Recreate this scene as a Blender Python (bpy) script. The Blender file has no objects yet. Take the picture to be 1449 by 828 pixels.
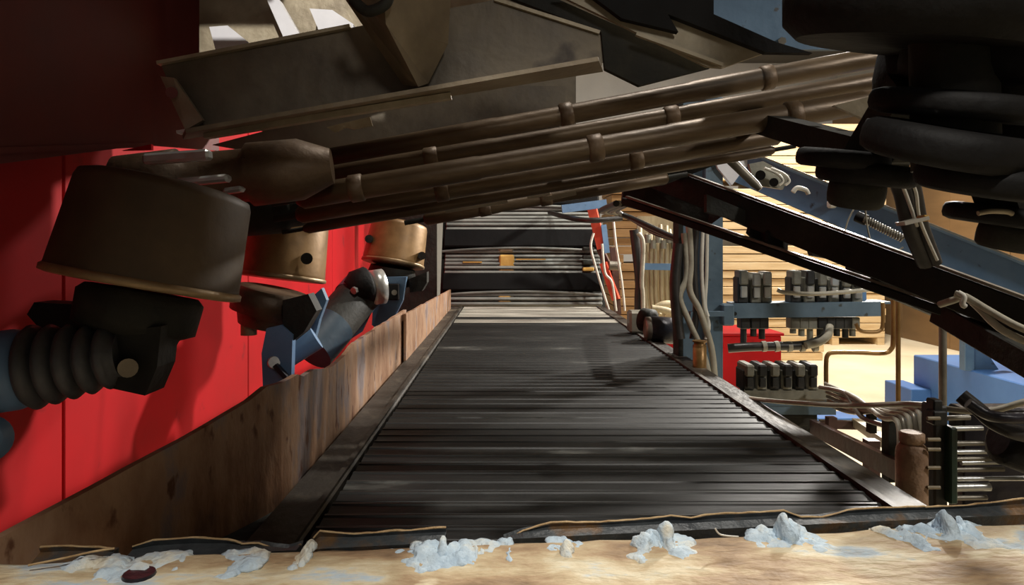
import bpy, bmesh, math, random
from mathutils import Vector, Matrix, noise
random.seed(7)
C = bpy.context.scene.collection
SC = bpy.context.scene
F = 1000.0                      # focal length in pixels of the 1449 px wide frame
CZ = 0.48                       # camera height above the conveyor slats
VX, VY = 716.0, 346.0           # where the conveyor's direction vanishes

# ------------------------------------------------------------------ camera
cd = bpy.data.cameras.new('camera'); cam = bpy.data.objects.new('camera', cd); C.objects.link(cam)
cam.location = (0, 0, CZ); cam.rotation_euler = (math.radians(90), 0, 0)
cd.sensor_width = 36; cd.lens = 36*F/1449
cd.shift_x = (724.5-VX)/1449; cd.shift_y = -(414-VY)/1449
cd.clip_start = 0.02
SC.camera = cam
# ------------------------------------------------------------------ world, lights, exposure
SC.view_settings.view_transform = 'Standard'; SC.view_settings.look = 'None'
SC.view_settings.exposure = 0.0; SC.view_settings.gamma = 1
w = bpy.data.worlds.new('hall_air'); SC.world = w; w.use_nodes = True
w.node_tree.nodes['Background'].inputs[0].default_value = (0.9, 0.85, 0.78, 1)
w.node_tree.nodes['Background'].inputs[1].default_value = 0.10
def lamp(name, loc, target, power, size, col=(1, .95, .875), spot=None, blend=.4):
    if spot:
        l = bpy.data.lights.new(name, 'SPOT'); l.spot_size = math.radians(spot); l.spot_blend = blend; l.shadow_soft_size = size
    else:
        l = bpy.data.lights.new(name, 'AREA'); l.size = size; l.shape = 'DISK'
    l.energy = power; l.color = col
    o = bpy.data.objects.new(name, l); C.objects.link(o); o.location = loc
    o.rotation_euler = (Vector(target)-Vector(loc)).to_track_quat('-Z', 'Y').to_euler()
    return o
lamp('work_lamp_far_right', (2.7, 5.0, 1.86), (-0.9, 2.4, 0.3), 210, .18)
lamp('hall_lamp_back', (4.2, 8.0, 3.8), (3.2, 8.6, 0), 420, 1.0)
lamp('hall_lamp_far_end', (1.2, 4.6, 3.4), (0.1, 5.4, 0), 150, .2, spot=38)
lamp('hall_lamp_over_rollers', (0.75, 2.6, 3.9), (0.2, 1.6, 0), 80, .12)
lamp('hall_lamp_over_ledge', (0.1, -.80, 2.6), (0.1, 0.85, 0.05), 235, .12, spot=40)
lamp('patch_fill_spot', (-0.3, -1.0, 2.6), (-0.62, 1.9, 1.05), 420, .05, spot=10)  # added spot that brightens only the white patches behind the cross beam
lamp('beam_fill_spot', (0.7, -1.3, 1.7), (0.05, 1.4, 0.95), 55, .2, spot=26)  # fill added to lift the cross beam and wedge bracket
lamp('front_right_fill', (3.2, 0.2, 2.3), (1.6, 3.0, 0.35), 230, .15, spot=66)  # fill added from the front right for camera-facing parts

# ------------------------------------------------------------------ helpers
def V(*a): return Vector(a)
def P(px, py, Y): return Vector(((px-VX)/F*Y, Y, CZ+(VY-py)/F*Y))
def lin(c):
    c = c/255.0
    return c/12.92 if c <= .04045 else ((c+.055)/1.055)**2.4
def rgb(t): return (lin(t[0]), lin(t[1]), lin(t[2]), 1)

def mat(name, cols, scale=6, rough=.6, metal=0.0, bump=.15, stretch=(1, 1, 1), detail=8, spec=.5, fine=None, world=False):
    m = bpy.data.materials.new(name); m.use_nodes = True
    nt = m.node_tree; N = nt.nodes; L = nt.links
    b = N['Principled BSDF']
    tc = N.new('ShaderNodeTexCoord'); mp = N.new('ShaderNodeMapping'); mp.inputs['Scale'].default_value = stretch
    L.new(N.new('ShaderNodeNewGeometry').outputs['Position'] if world else tc.outputs['Object'], mp.inputs[0])
    no = N.new('ShaderNodeTexNoise'); no.inputs['Scale'].default_value = scale; no.inputs['Detail'].default_value = detail
    no.inputs['Roughness'].default_value = .62
    L.new(mp.outputs[0], no.inputs['Vector'])
    cr = N.new('ShaderNodeValToRGB'); e = cr.color_ramp.elements
    for i, (p, c) in enumerate(cols):
        x = e[i] if i < 2 else e.new(p)
        x.position = p; x.color = rgb(c)
    L.new(no.outputs[0], cr.inputs[0])
    last = cr.outputs[0]
    if fine:                                     # small flecks of another colour: (scale, threshold, colour)
        n2 = N.new('ShaderNodeTexNoise'); n2.inputs['Scale'].default_value = fine[0]; n2.inputs['Detail'].default_value = 5
        L.new(mp.outputs[0], n2.inputs['Vector'])
        r2 = N.new('ShaderNodeValToRGB'); r2.color_ramp.elements[0].position = fine[1]; r2.color_ramp.elements[1].position = fine[1]+.06
        L.new(n2.outputs[0], r2.inputs[0])
        mx = N.new('ShaderNodeMixRGB'); L.new(r2.outputs[0], mx.inputs[0]); L.new(last, mx.inputs[1]); mx.inputs[2].default_value = rgb(fine[2])
        last = mx.outputs[0]
    L.new(last, b.inputs['Base Color'])
    rr = N.new('ShaderNodeMapRange'); rr.inputs[3].default_value = max(.05, rough-.15); rr.inputs[4].default_value = min(1, rough+.15)
    L.new(no.outputs[0], rr.inputs[0]); L.new(rr.outputs[0], b.inputs['Roughness'])
    b.inputs['Metallic'].default_value = metal
    b.inputs['Specular IOR Level'].default_value = spec
    if bump:
        bn = N.new('ShaderNodeTexNoise'); bn.inputs['Scale'].default_value = scale*5; bn.inputs['Detail'].default_value = 6
        L.new(mp.outputs[0], bn.inputs['Vector'])
        bp = N.new('ShaderNodeBump'); bp.inputs['Strength'].default_value = bump; bp.inputs['Distance'].default_value = .02
        L.new(bn.outputs[0], bp.inputs['Height']); L.new(bp.outputs[0], b.inputs['Normal'])
    return m

M = {}
M['red'] = mat('red_paint', [(.3, (158, 6, 14)), (.7, (186, 12, 22))], 1.6, .7, 0, .05, spec=.25, fine=(7, .66, (140, 14, 20)))
M['dark_red'] = mat('oxide_red_paint', [(.3, (96, 34, 30)), (.7, (120, 46, 40))], 3, .6, 0, .1)
M['rust'] = mat('rusty_plate', [(.28, (92, 66, 52)), (.42, (142, 104, 76)), (.54, (166, 132, 104)), (.62, (136, 122, 120)), (.76, (112, 92, 82))], 3.6, .6, .15, .25, (1.0, 2.2, .9), fine=(14, .62, (104, 66, 44)))
M['brown_steel'] = mat('brown_grimy_steel', [(.3, (62, 48, 34)), (.55, (96, 76, 54)), (.8, (120, 100, 76))], 5, .5, .3, .2)
M['roller_steel'] = mat('worn_roller_steel', [(.3, (54, 42, 29)), (.55, (88, 70, 48)), (.75, (126, 108, 82))], 7, .42, .35, .12, (.25, 1, 1))
M['pale_steel'] = mat('pale_dusty_steel', [(.3, (120, 108, 88)), (.55, (160, 148, 124)), (.8, (196, 186, 164))], 6, .5, .2, .15)
M['bare_steel'] = mat('bare_bright_steel', [(.3, (170, 170, 166)), (.7, (214, 214, 208))], 9, .32, .6, .05)
M['grime'] = mat('grimy_black_steel', [(.3, (22, 22, 19)), (.6, (42, 41, 35)), (.85, (72, 68, 57))], 6, .68, .1, .25, spec=.3)
M['dusty'] = mat('dusty_brown_steel', [(.3, (92, 80, 62)), (.55, (122, 108, 86)), (.8, (150, 138, 116))], 6, .55, .1, .15)
M['beam_web'] = mat('beam_web_paint', [(.3, (68, 60, 50)), (.5, (98, 88, 72)), (.75, (124, 112, 92))], 4, .55, .15, .15, fine=(5, .62, (58, 48, 38)))
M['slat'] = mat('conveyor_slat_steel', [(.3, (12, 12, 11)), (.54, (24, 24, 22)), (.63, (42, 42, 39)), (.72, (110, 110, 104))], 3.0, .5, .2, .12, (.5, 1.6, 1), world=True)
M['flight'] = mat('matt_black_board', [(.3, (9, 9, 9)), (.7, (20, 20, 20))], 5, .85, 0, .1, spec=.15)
M['slat_pale'] = mat('lit_band_slat_steel', [(.3, (104, 102, 94)), (.6, (164, 160, 148)), (.8, (206, 202, 190))], 3.4, .5, .15, .1, (.4, 3, 1), world=True)
M['slat_worn'] = mat('worn_slat_steel', [(.3, (84, 86, 82)), (.6, (132, 134, 128)), (.8, (176, 176, 168))], 6, .45, .3, .15, (.3, 1.2, 1))  # the riser slats' own lighter, worn steel
M['side_rail'] = mat('greasy_side_rail', [(.3, (32, 28, 24)), (.55, (56, 50, 42)), (.72, (112, 102, 86))], 8, .55, .2, .25, (1, .5, 1))
M['rubber'] = mat('black_rubber', [(.3, (9, 8, 8)), (.7, (19, 17, 15))], 8, .7, 0, .15, spec=.25)
M['bellows'] = mat('rubber_bellows', [(.3, (46, 46, 47)), (.7, (84, 84, 86))], 10, .45, 0, .1)
M['blue'] = mat('blue_grey_paint', [(.3, (72, 100, 126)), (.6, (92, 122, 150)), (.8, (116, 144, 168))], 5, .5, 0, .1, fine=(24, .66, (70, 72, 74)))
M['teal'] = mat('dark_teal_paint', [(.3, (34, 52, 66)), (.7, (52, 76, 92))], 5, .5, 0, .06)
M['machine_blue'] = mat('machine_blue_paint', [(.3, (82, 116, 152)), (.7, (112, 144, 178))], 4, .45, 0, .06, fine=(20, .68, (60, 66, 74)))
M['box_blue'] = mat('tank_blue_paint', [(.3, (66, 112, 176)), (.7, (88, 134, 196))], 2, .5, 0, .05)
M['column'] = mat('column_grey_blue_paint', [(.3, (72, 92, 108)), (.7, (98, 120, 136))], 5, .5, 0, .08, fine=(22, .66, (60, 64, 62)))
M['cream'] = mat('flaking_cream_paint', [(.30, (112, 88, 64)), (.42, (168, 140, 106)), (.50, (196, 176, 140)), (.56, (214, 202, 172)), (.62, (180, 196, 206)), (.72, (176, 148, 112))], 6.0, .75, 0, .5, (.8, 1.8, 1), fine=(10, .63, (222, 208, 176)))
M['putty'] = mat('pale_blue_putty', [(.3, (164, 186, 204)), (.5, (194, 210, 220)), (.62, (220, 218, 204)), (.75, (206, 190, 156))], 14, .8, 0, .5)
M['lip_edge'] = mat('torn_edge_tan', [(.3, (150, 118, 76)), (.7, (206, 178, 134))], 20, .6, .1, .3)
M['lip'] = mat('dark_torn_strip', [(.3, (36, 40, 44)), (.52, (66, 70, 72)), (.62, (104, 76, 44)), (.75, (84, 110, 130))], 9, .5, .1, .3)
M['wood'] = mat('sawn_pine', [(.3, (196, 166, 120)), (.55, (218, 192, 148)), (.8, (232, 212, 174))], 3, .7, 0, .1, (.6, 3, 6), fine=(1.7, .62, (202, 164, 108)))
M['wood_dark'] = mat('weathered_pine', [(.3, (140, 106, 66)), (.7, (176, 140, 94))], 3, .75, 0, .1, (.6, 3, 6))
M['plywood'] = mat('brown_plywood', [(.3, (112, 86, 54)), (.7, (138, 108, 70))], 1.5, .7, 0, .05, (1, .4, 2))
M['concrete'] = mat('dusty_floor', [(.3, (206, 190, 156)), (.7, (232, 218, 188))], 1.2, .7, 0, .05)
M['hall'] = mat('hall_white', [(.3, (196, 194, 190)), (.7, (222, 220, 214))], .7, .8, 0, .03)
M['ceiling'] = mat('hall_ceiling', [(.3, (96, 92, 86)), (.7, (118, 114, 106))], .7, .8, 0, .03)
M['hose'] = mat('grey_hose', [(.3, (134, 128, 112)), (.7, (180, 174, 156))], 9, .55, 0, .1)
M['hose_white'] = mat('white_hose', [(.3, (186, 182, 170)), (.7, (222, 218, 206))], 9, .5, 0, .05)
M['hose_tan'] = mat('tan_hose', [(.3, (140, 126, 96)), (.7, (192, 178, 144))], 7, .6, 0, .1, (1, 1, .3))
M['hose_black'] = mat('black_hose', [(.3, (26, 24, 22)), (.7, (54, 50, 46))], 9, .4, 0, .05)
M['copper'] = mat('bronze_pipe', [(.3, (110, 80, 42)), (.7, (160, 124, 74))], 9, .4, .5, .05)
M['pipe'] = mat('steel_pipe', [(.3, (96, 90, 80)), (.7, (146, 140, 126))], 9, .4, .4, .05)
M['valve_black'] = mat('black_valve', [(.3, (28, 28, 27)), (.7, (48, 48, 46))], 10, .45, .1, .1)
M['valve_grey'] = mat('grey_valve', [(.3, (96, 94, 84)), (.7, (148, 146, 132))], 10, .5, .2, .1)
M['orange'] = mat('orange_red_paint', [(.3, (196, 62, 40)), (.7, (226, 92, 66))], 5, .5, 0, .05)
M['rust_can'] = mat('rusty_cylinder', [(.3, (124, 96, 74)), (.55, (170, 140, 114)), (.8, (198, 176, 152))], 10, .65, .1, .3)
M['green'] = mat('dark_green_enamel', [(.3, (20, 34, 28)), (.6, (36, 62, 48)), (.85, (76, 130, 100))], 9, .4, 0, .1)
M['purple_dark'] = mat('oily_black_steel', [(.3, (22, 20, 24)), (.7, (44, 40, 48))], 7, .35, .2, .15)
M['ochre'] = mat('ochre_paint', [(.3, (176, 132, 58)), (.7, (214, 176, 96))], 9, .5, 0, .1)
M['white'] = mat('white_enamel', [(.3, (214, 214, 220)), (.7, (236, 236, 240))], 6, .4, 0, .02)
M['maroon'] = mat('maroon_frame_paint', [(.3, (58, 38, 34)), (.7, (92, 62, 54))], 7, .5, 0, .1)

class MB:
    def __init__(s): s.v = []; s.f = []; s.sm = []
    def add(s, vs, fs, smooth=False):
        o = len(s.v); s.v += [Vector(v) for v in vs]
        s.f += [tuple(i+o for i in f) for f in fs]; s.sm += [smooth]*len(fs); return s
    def box(s, c, size, R=None, bev=0.0):
        bm = bmesh.new(); bmesh.ops.create_cube(bm, size=1)
        for v in bm.verts: v.co = Vector((v.co.x*size[0], v.co.y*size[1], v.co.z*size[2]))
        if bev: bmesh.ops.bevel(bm, geom=bm.edges[:], offset=bev, segments=1, affect='EDGES')
        bm.verts.index_update()
        vs = [(R @ v.co if R else v.co)+Vector(c) for v in bm.verts]; fs = [[v.index for v in f.verts] for f in bm.faces]
        bm.free(); return s.add(vs, fs)
    def bar(s, p, q, wd, ht, up=(0, 0, 1), bev=0.0):          # box whose long axis runs p -> q
        p, q = Vector(p), Vector(q); x = (q-p).normalized(); y = Vector(up).cross(x).normalized(); z = x.cross(y)
        R = Matrix((x, y, z)).transposed()
        return s.box((p+q)/2, ((q-p).length, wd, ht), R, bev)
    def prism(s, pts, d):                                      # polygon extruded along d
        n = len(pts); d = Vector(d); a = [Vector(p) for p in pts]
        return s.add(a+[p+d for p in a], [tuple(range(n))[::-1], tuple(range(n, 2*n))]+[(i, (i+1) % n, n+(i+1) % n, n+i) for i in range(n)])
    def lathe(s, p, q, prof, seg=24, cap=True):                # profile of (t along p->q in 0..1, radius)
        p, q = Vector(p), Vector(q); ax = (q-p).normalized()
        u = ax.orthogonal().normalized(); w_ = ax.cross(u); vs = []; fs = []
        for t, r in prof:
            c = p+(q-p)*t
            for k in range(seg):
                a = 2*math.pi*k/seg; vs.append(c+(u*math.cos(a)+w_*math.sin(a))*r)
        for i in range(len(prof)-1):
            for k in range(seg):
                k2 = (k+1) % seg; fs.append((i*seg+k, i*seg+k2, (i+1)*seg+k2, (i+1)*seg+k))
        s.add(vs, fs, True)
        if cap:
            n = len(prof)-1
            s.add(vs[:seg], [tuple(range(seg))[::-1]]); s.add(vs[n*seg:], [tuple(range(seg))])
        return s
    def cyl(s, p, q, r, r2=None, seg=20): return s.lathe(p, q, [(0, r), (1, r if r2 is None else r2)], seg)
    def tube(s, pts, r, seg=8, sub=5):
        pts = [Vector(p) for p in pts]; path = []
        if len(pts) > 2 and sub > 1:
            for i in range(len(pts)-1):
                p0 = pts[max(i-1, 0)]; p1 = pts[i]; p2 = pts[i+1]; p3 = pts[min(i+2, len(pts)-1)]
                for k in range(sub):
                    t = k/sub
                    path.append(.5*((2*p1)+(p2-p0)*t+(2*p0-5*p1+4*p2-p3)*t*t+(3*p1-p0-3*p2+p3)*t**3))
            path.append(pts[-1])
        else: path = pts
        vs = []; fs = []; u = None
        for i, p in enumerate(path):
            d = (path[min(i+1, len(path)-1)]-path[max(i-1, 0)]).normalized()
            u = d.orthogonal().normalized() if u is None else (u-d*u.dot(d)).normalized()
            w_ = d.cross(u)
            for k in range(seg):
                a = 2*math.pi*k/seg; vs.append(p+(u*math.cos(a)+w_*math.sin(a))*r)
        for i in range(len(path)-1):
            for k in range(seg):
                k2 = (k+1) % seg; fs.append((i*seg+k, i*seg+k2, (i+1)*seg+k2, (i+1)*seg+k))
        s.add(vs, fs, True)
        return s.add(vs[:seg], [tuple(range(seg))[::-1]]).add(vs[-seg:], [tuple(range(seg))])
    def coil(s, p, q, r, wire, turns, seg=6):
        p, q = Vector(p), Vector(q); ax = (q-p).normalized(); u = ax.orthogonal().normalized(); w_ = ax.cross(u)
        n = turns*10
        return s.tube([p+(q-p)*(i/n)+(u*math.cos(i*.6283)+w_*math.sin(i*.6283))*r for i in range(n+1)], wire, seg, 1)

LOC = {}
def obj(name, mb, m, parent=None, label=None, cat=None, group=None, kind=None, noisy=0):
    if noisy:
        for v in mb.v: v += Vector((noise.noise(v*23), noise.noise(v*23+V(9, 0, 0)), noise.noise(v*23+V(0, 9, 0))))*noisy
    if parent is not None: o0 = LOC[parent.name]
    else:
        xs = [v.x for v in mb.v]; ys = [v.y for v in mb.v]; zs = [v.z for v in mb.v]
        o0 = V((min(xs)+max(xs))/2, (min(ys)+max(ys))/2, min(zs))
    me = bpy.data.meshes.new(name); me.from_pydata([v-o0 for v in mb.v], [], mb.f)
    for p, sm in zip(me.polygons, mb.sm): p.use_smooth = sm
    me.materials.append(M[m]); me.validate()
    bm = bmesh.new(); bm.from_mesh(me); bmesh.ops.recalc_face_normals(bm, faces=bm.faces[:]); bm.to_mesh(me); bm.free()
    o = bpy.data.objects.new(name, me); C.objects.link(o)
    if parent is not None: o.parent = parent; LOC[o.name] = o0
    else: o.location = o0; LOC[o.name] = o0
    tag(o, label, cat, group, kind); return o
def tag(o, label=None, cat=None, group=None, kind=None):
    if label: o['label'] = label
    if cat: o['category'] = cat
    if group: o['group'] = group
    if kind: o['kind'] = kind
def thing(name, label, cat, loc, group=None):
    o = bpy.data.objects.new(name, None); C.objects.link(o); o.location = loc; o.empty_display_size = .05
    LOC[o.name] = Vector(loc); tag(o, label, cat, group); return o
def copy_tree(o, off, label=None, parent=None, rz=None):
    c = o.copy(); C.objects.link(c)
    if parent is None:
        c.location = o.location+Vector(off)
        if label: c['label'] = label
        LOC[c.name] = c.location.copy()
    else: c.parent = parent
    for ch in list(o.children): copy_tree(ch, off, None, c)
    return c
def piece(src, loc, parent, rot=None, scale=None):               # one more alike piece: shares its mesh
    c = src.copy(); C.objects.link(c); c.parent = parent; c.location = loc
    if rot: c.rotation_euler = rot
    if scale: c.scale = scale
    return c
def hose(name, pts, r, m, label, cat='hose', group=None, seg=8, sub=5):
    return obj(name, MB().tube(pts, r, seg, sub), m, None, label, cat, group)

# ================================================================== THE SETTING
FZ = -1.0
obj('floor', MB().box((1.5, 5, FZ-.05), (12, 20, .1)), 'concrete', kind='structure')
obj('ceiling', MB().box((1.5, 5, 4.25), (12, 20, .1)), 'ceiling', kind='structure')
obj('wall_back', MB().box((1.5, 14.6, 1.6), (12, .2, 5.2)), 'hall', kind='structure')
wr = MB()
obj('wall_right', MB().box((6.9, 5, 1.6), (.2, 19, 5.2)), 'hall', kind='structure')
obj('wall_left', MB().box((-3.6, 5, 1.6), (.2, 19, 5.2)), 'hall', kind='structure')
# brown plywood lining boards standing along the right wall
pl = thing('plywood_lining', 'brown plywood panels lining the right side of the hall', 'panelling', (6.3, 9, FZ))
pan = obj('panel', MB().box((6.3, 7.0, 1.0), (.04, 1.19, 4.0)), 'plywood', pl)
for i in range(1, 6): piece(pan, (0, 1.2*i, 0), pl)

# ================================================================== LEFT: red panels, rusty side plates
rp = thing('red_machine_guard', 'tall bright red steel panel wall left of the conveyor', 'guard', (-1.25, 3.5, FZ))
for y0, y1 in ((0.3, 1.92), (1.93, 3.3), (3.31, 4.9), (4.91, 6.45)):
    obj('panel', MB().box((-1.22, (y0+y1)/2, .25), (.03, y1-y0, 2.5), bev=.003), 'red', rp)
for y0 in (1.0, 2.75, 4.2): obj('stiffener', MB().box((-1.245, y0, .25), (.02, .05, 2.5)), 'red', rp)
hd = thing('overhead_hood', 'dark oxide-red hood plate hanging over the upper left corner', 'hood', (-.95, 1.6, .6))
obj('hood_plate', MB().prism([V(-.95, .35, .50), V(-.95, 1.33, .632), V(-.95, 1.86, .742), V(-.95, 2.34, .79), V(-.95, 2.34, 1.9), V(-.95, .35, 1.9)], (-.012, 0, 0)), 'dark_red', hd)
obj('folded_edge', MB().bar((-.955, .35, .50), (-.955, 1.86, .742), .024, .012), 'dark_red', hd)
obj('light_blocker', MB().box((-.52, .87, 1.20), (.90, 1.42, .012)).box((-.78, 1.94, 1.31), (.38, .76, .012)).box((-.11, 1.46, 1.213), (.50, .52, .012)), 'dark_red', hd)  # out-of-view plates added to shade the nearest drum and side plate
obj('hanger_bracket', MB().bar((-.97, 1.0, 1.2), (-1.2, 1.0, 1.2), .05, .05).bar((-.97, 2.0, 1.2), (-1.2, 2.0, 1.2), .05, .05), 'grime', hd)

def plate(name, pts_top, xf, zb, thick, lab):
    mb = MB(); n = len(pts_top); vs = []; fs = []
    for (y, z) in pts_top:
        x = xf(y); vs += [V(x, y, zb), V(x, y, z), V(x-thick, y, z), V(x-thick, y, zb)]
    for i in range(n-1):
        a = 4*i; b = a+4
        for k in range(4): fs.append((a+k, a+(k+1) % 4, b+(k+1) % 4, b+k))
    fs += [(0, 1, 2, 3), (4*n-1, 4*n-2, 4*n-3, 4*n-4)]
    mb.add(vs, fs); return obj(name, mb, 'rust', None, lab, 'side plate', 'rusty side plates along the conveyor')
pts = []
for i in range(51):
    y = .90+(3.05-.90)*i/50
    z = .200+.004*noise.noise(V(y*9, 0, 0))
    if y < 1.32: z -= .105*((1.32-y)/.42)**1.1
    if 1.30 < y < 1.50: z += .012
    if 1.58 < y < 2.0: z -= .022*math.sin((y-1.58)/.42*math.pi)
    pts.append((y, z))
plate('side_plate', pts, lambda y: -.43-(.235*((1.40-y)/.5)**1.25 if y < 1.40 else 0), -.03, .012, 'long rusty brown side plate beside the conveyor, nearest, half in shade')
pts = [(2.9+2.35*i/20, .195-.05*i/20+.005*noise.noise(V(i*.9, 3, 0))) for i in range(21)]
plate('side_plate', pts, lambda y: -.410, .0, .010, 'shorter rusty side plate at the far end, ending in a pointed tip')

# ================================================================== CONVEYOR
cv = thing('slat_conveyor', 'dark ribbed steel slat conveyor running away down the middle', 'conveyor', (.17, 3.3, FZ))
base = V(.17, 3.3, FZ)
obj('skirt_plate', MB().box((-.60, 1.28, -.035), (.50, .50, .012)), 'grime', cv)
frame = MB().box((.17, 3.2, -.10), (1.12, 4.3, .10)).box((-.38, 3.23, -.15), (.06, 4.4, .22)).box((.745, 3.23, -.16), (.05, 4.4, .20))
obj('bed_frame', frame, 'grime', cv)
for x in (-.38, .745):
    for y in (1.1, 3.2, 5.3): obj('leg', MB().box((x, y, -.63), (.08, .08, .74)), 'grime', cv)
obj('side_rail', MB().bar((-.375, 1.03, -.012), (-.375, 5.42, -.012), .09, .03, bev=.004).bar((-.34, 1.03, .004), (-.34, 5.42, .004), .012, .012), 'side_rail', cv)
obj('side_rail', MB().bar((.735, 1.03, -.012), (.735, 5.42, -.012), .075, .03, bev=.004).bar((.70, 1.03, .004), (.70, 5.42, .004), .014, .012), 'side_rail', cv)
sl = MB(); prof = [(-.0287, -.02), (-.0287, -.004), (-.026, -.001), (-.006, .001), (.004, .0015), (.008, .004), (.015, .004), (.019, .0015), (.026, -.001), (.0287, -.004), (.0287, -.02)]
n = len(prof)
sl.add([V(-.32, y, z) for y, z in prof]+[V(.69, y, z) for y, z in prof], [tuple(range(n))[::-1], tuple(range(n, 2*n))]+[(i, (i+1) % n, n+(i+1) % n, n+i) for i in range(n)])
LOC['__'] = V(0, 0, 0)
s0 = obj('slat', sl, 'slat', cv)
s0.data.transform(Matrix.Translation(base)); s0.location = V(0, 1.06, 0)-base
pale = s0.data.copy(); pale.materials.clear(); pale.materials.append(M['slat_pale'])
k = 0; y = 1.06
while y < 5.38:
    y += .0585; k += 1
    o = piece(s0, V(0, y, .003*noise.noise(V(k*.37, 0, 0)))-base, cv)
    if 4.28 < y < 4.5 or y > 4.66:                       # paler slats before the riser; the lit band is put into their colour
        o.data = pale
# steep rising section at the far end
rc = thing('riser_conveyor', 'steep rising slat conveyor with dark flight boards at the far end', 'conveyor', (.12, 5.6, 0))
A = math.radians(66); D = V(0, math.cos(A), math.sin(A)); Nn = V(0, -math.sin(A), math.cos(A))
B0 = V(.13, 5.50, -.02)
obj('backing_plate', MB().bar(B0+Nn*-.05, B0+D*1.5+Nn*-.05, .04, 1.30, up=(1, 0, 0)), 'grime', rc)
Rr = Matrix((V(1, 0, 0), D, Nn)).transposed()
obj('side_panel', MB().box((-.78, 5.62, .2), (.46, .04, 2.3)), 'grime', rc)
t = 0.02; bands = [('s', 3), ('f', .155), ('s', 6), ('f', .165), ('s', 6), ('f', .16), ('s', 8)]
for kd, q in bands:
    if kd == 's':
        for j in range(q):
            obj('slat', MB().box(B0+D*(t+.016)+Nn*.012*math.sin(j*1.3), (1.24, .026, .05), Rr, .006), 'slat_worn', rc); t += .036
        obj('curved_lip', MB().tube([B0+D*(t-.002)+Nn*.045+V(x, 0, -.03*(abs(x)/.65)**2) for x in (-.64, -.4, 0, .4, .60)], .011, 6, 3), 'slat_worn', rc)
    else:
        obj('flight_board', MB().box(B0+D*(t+q/2)+Nn*.035, (1.26, q-.012, .05), Rr, .008), 'flight', rc); t += q
for (px, py, wd, ht, m) in ((716, 417, 24, 9, 'pale_steel'), (716, 354, 22, 7, 'pale_steel'), (717, 375, 22, 30, 'ochre'), (714, 423, 18, 12, 'ochre')):
    Yl = 5.60+(432-py)*.0022
    obj('centre_lug', MB().box(P(px, py, Yl-.06), (wd*.0055, .10, ht*.0055), bev=.012), m, rc)
for (x0, x1, py) in ((730, 772, 367), (655, 682, 371)):
    obj('ochre_strip', MB().bar(P(x0, py, 5.62), P(x1, py, 5.62), .02, .010), 'ochre', rc)
for k, py in enumerate((352, 364, 372, 381)):
    obj('edge_clip', MB().box(P(832, py, 5.60), (.09, .07, .028), bev=.006), 'grime' if k < 3 else 'ochre', rc)

# ================================================================== NEAR LEDGE
L0 = V(-.95, .870, .079); L1 = V(1.05, 1.005, .096)       # back top edge of the ledge, left and right
ld = thing('painted_ledge', 'cream and pale blue flaking painted steel ledge across the bottom of the view', 'ledge', (0, .85, -.1))
mb = MB(); vs = []; fs = []; nx = 80; prof = [(-.40, -.18), (-.40, -.012), (-.385, .0), (-.2, .002), (-.07, .004), (-.02, .003), (0, -.004), (.006, -.02), (.006, -.18)]
for i in range(nx+1):
    p = L0.lerp(L1, i/nx)
    for (dy, dz) in prof:
        q = p+V(0, dy, dz); q.z += .004*noise.noise(q*14)+.0015*noise.noise(q*50); vs.append(q)
n = len(prof)
for i in range(nx):
    for k in range(n-1): fs.append((i*n+k, i*n+k+1, (i+1)*n+k+1, (i+1)*n+k))
mb.add(vs, fs, True); mb.add(vs[:n], [tuple(range(n))]); mb.add(vs[-n:], [tuple(range(n))])
obj('ledge_top', mb, 'cream', ld)
# torn curled strip standing behind the ledge, as the photo's separate tatters
strips = [([(55, 776), (90, 774), (140, 776), (160, 779)], 'flat dark strip tatter at the left end'),
          ([(186, 775), (215, 766), (270, 762), (320, 765), (340, 770)], 'domed dark tatter'),
          ([(340, 771), (365, 770), (385, 778), (405, 783), (425, 772)], 'low sagging tatter'),
          ([(443, 764), (452, 753), (500, 757), (560, 753), (600, 750), (631, 748)], 'long straight tatter with bright rim'),
          ([(712, 770), (740, 752), (780, 741), (850, 740), (920, 735), (950, 731), (978, 734)], 'long rising tatter'),
          ([(978, 734), (1010, 729), (1060, 727), (1110, 724), (1135, 733), (1165, 733), (1200, 723), (1240, 720), (1310, 718)], 'wavy tatter at the right'),
          ([(1310, 719), (1370, 716), (1449, 707), (1500, 704)], 'right-hand end tatter')]
for pts, desc in strips:
    top = []; 
    for i in range(len(pts)-1):
        for k in range(6):
            t = k/6; a = pts[i]; b = pts[i+1]; top.append((a[0]+(b[0]-a[0])*t, a[1]+(b[1]-a[1])*t))
    top.append(pts[-1]); vs = []; fs = []; edge = []
    for (px, py) in top:
        Yt = .905+.135*(px/1449)*.9
        a = P(px, py, Yt)
        b = V(a.x, Yt-.018, .075+.02*(px/1449)); mid = (a+b)/2+V(0, .012, 0)
        vs += [a, mid, b, b+V(0, .02, -.05), mid+V(0, .012, 0), a+V(0, .008, -.002)]; edge.append(a+V(0, .003, 0))
    for i in range(len(top)-1):
        for k in range(6): fs.append((i*6+k, i*6+(k+1) % 6, (i+1)*6+(k+1) % 6, (i+1)*6+k))
    fs += [(0, 1, 2, 3, 4, 5), tuple(range(len(vs)-6, len(vs)))]
    st = obj('torn_strip', MB().add(vs, fs), 'lip', ld, desc)
    obj('torn_rim', MB().tube([e+V(0, 0, .0015*noise.noise(e*60)) for e in edge], .0017, 6, 1), 'lip_edge', st)
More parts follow.
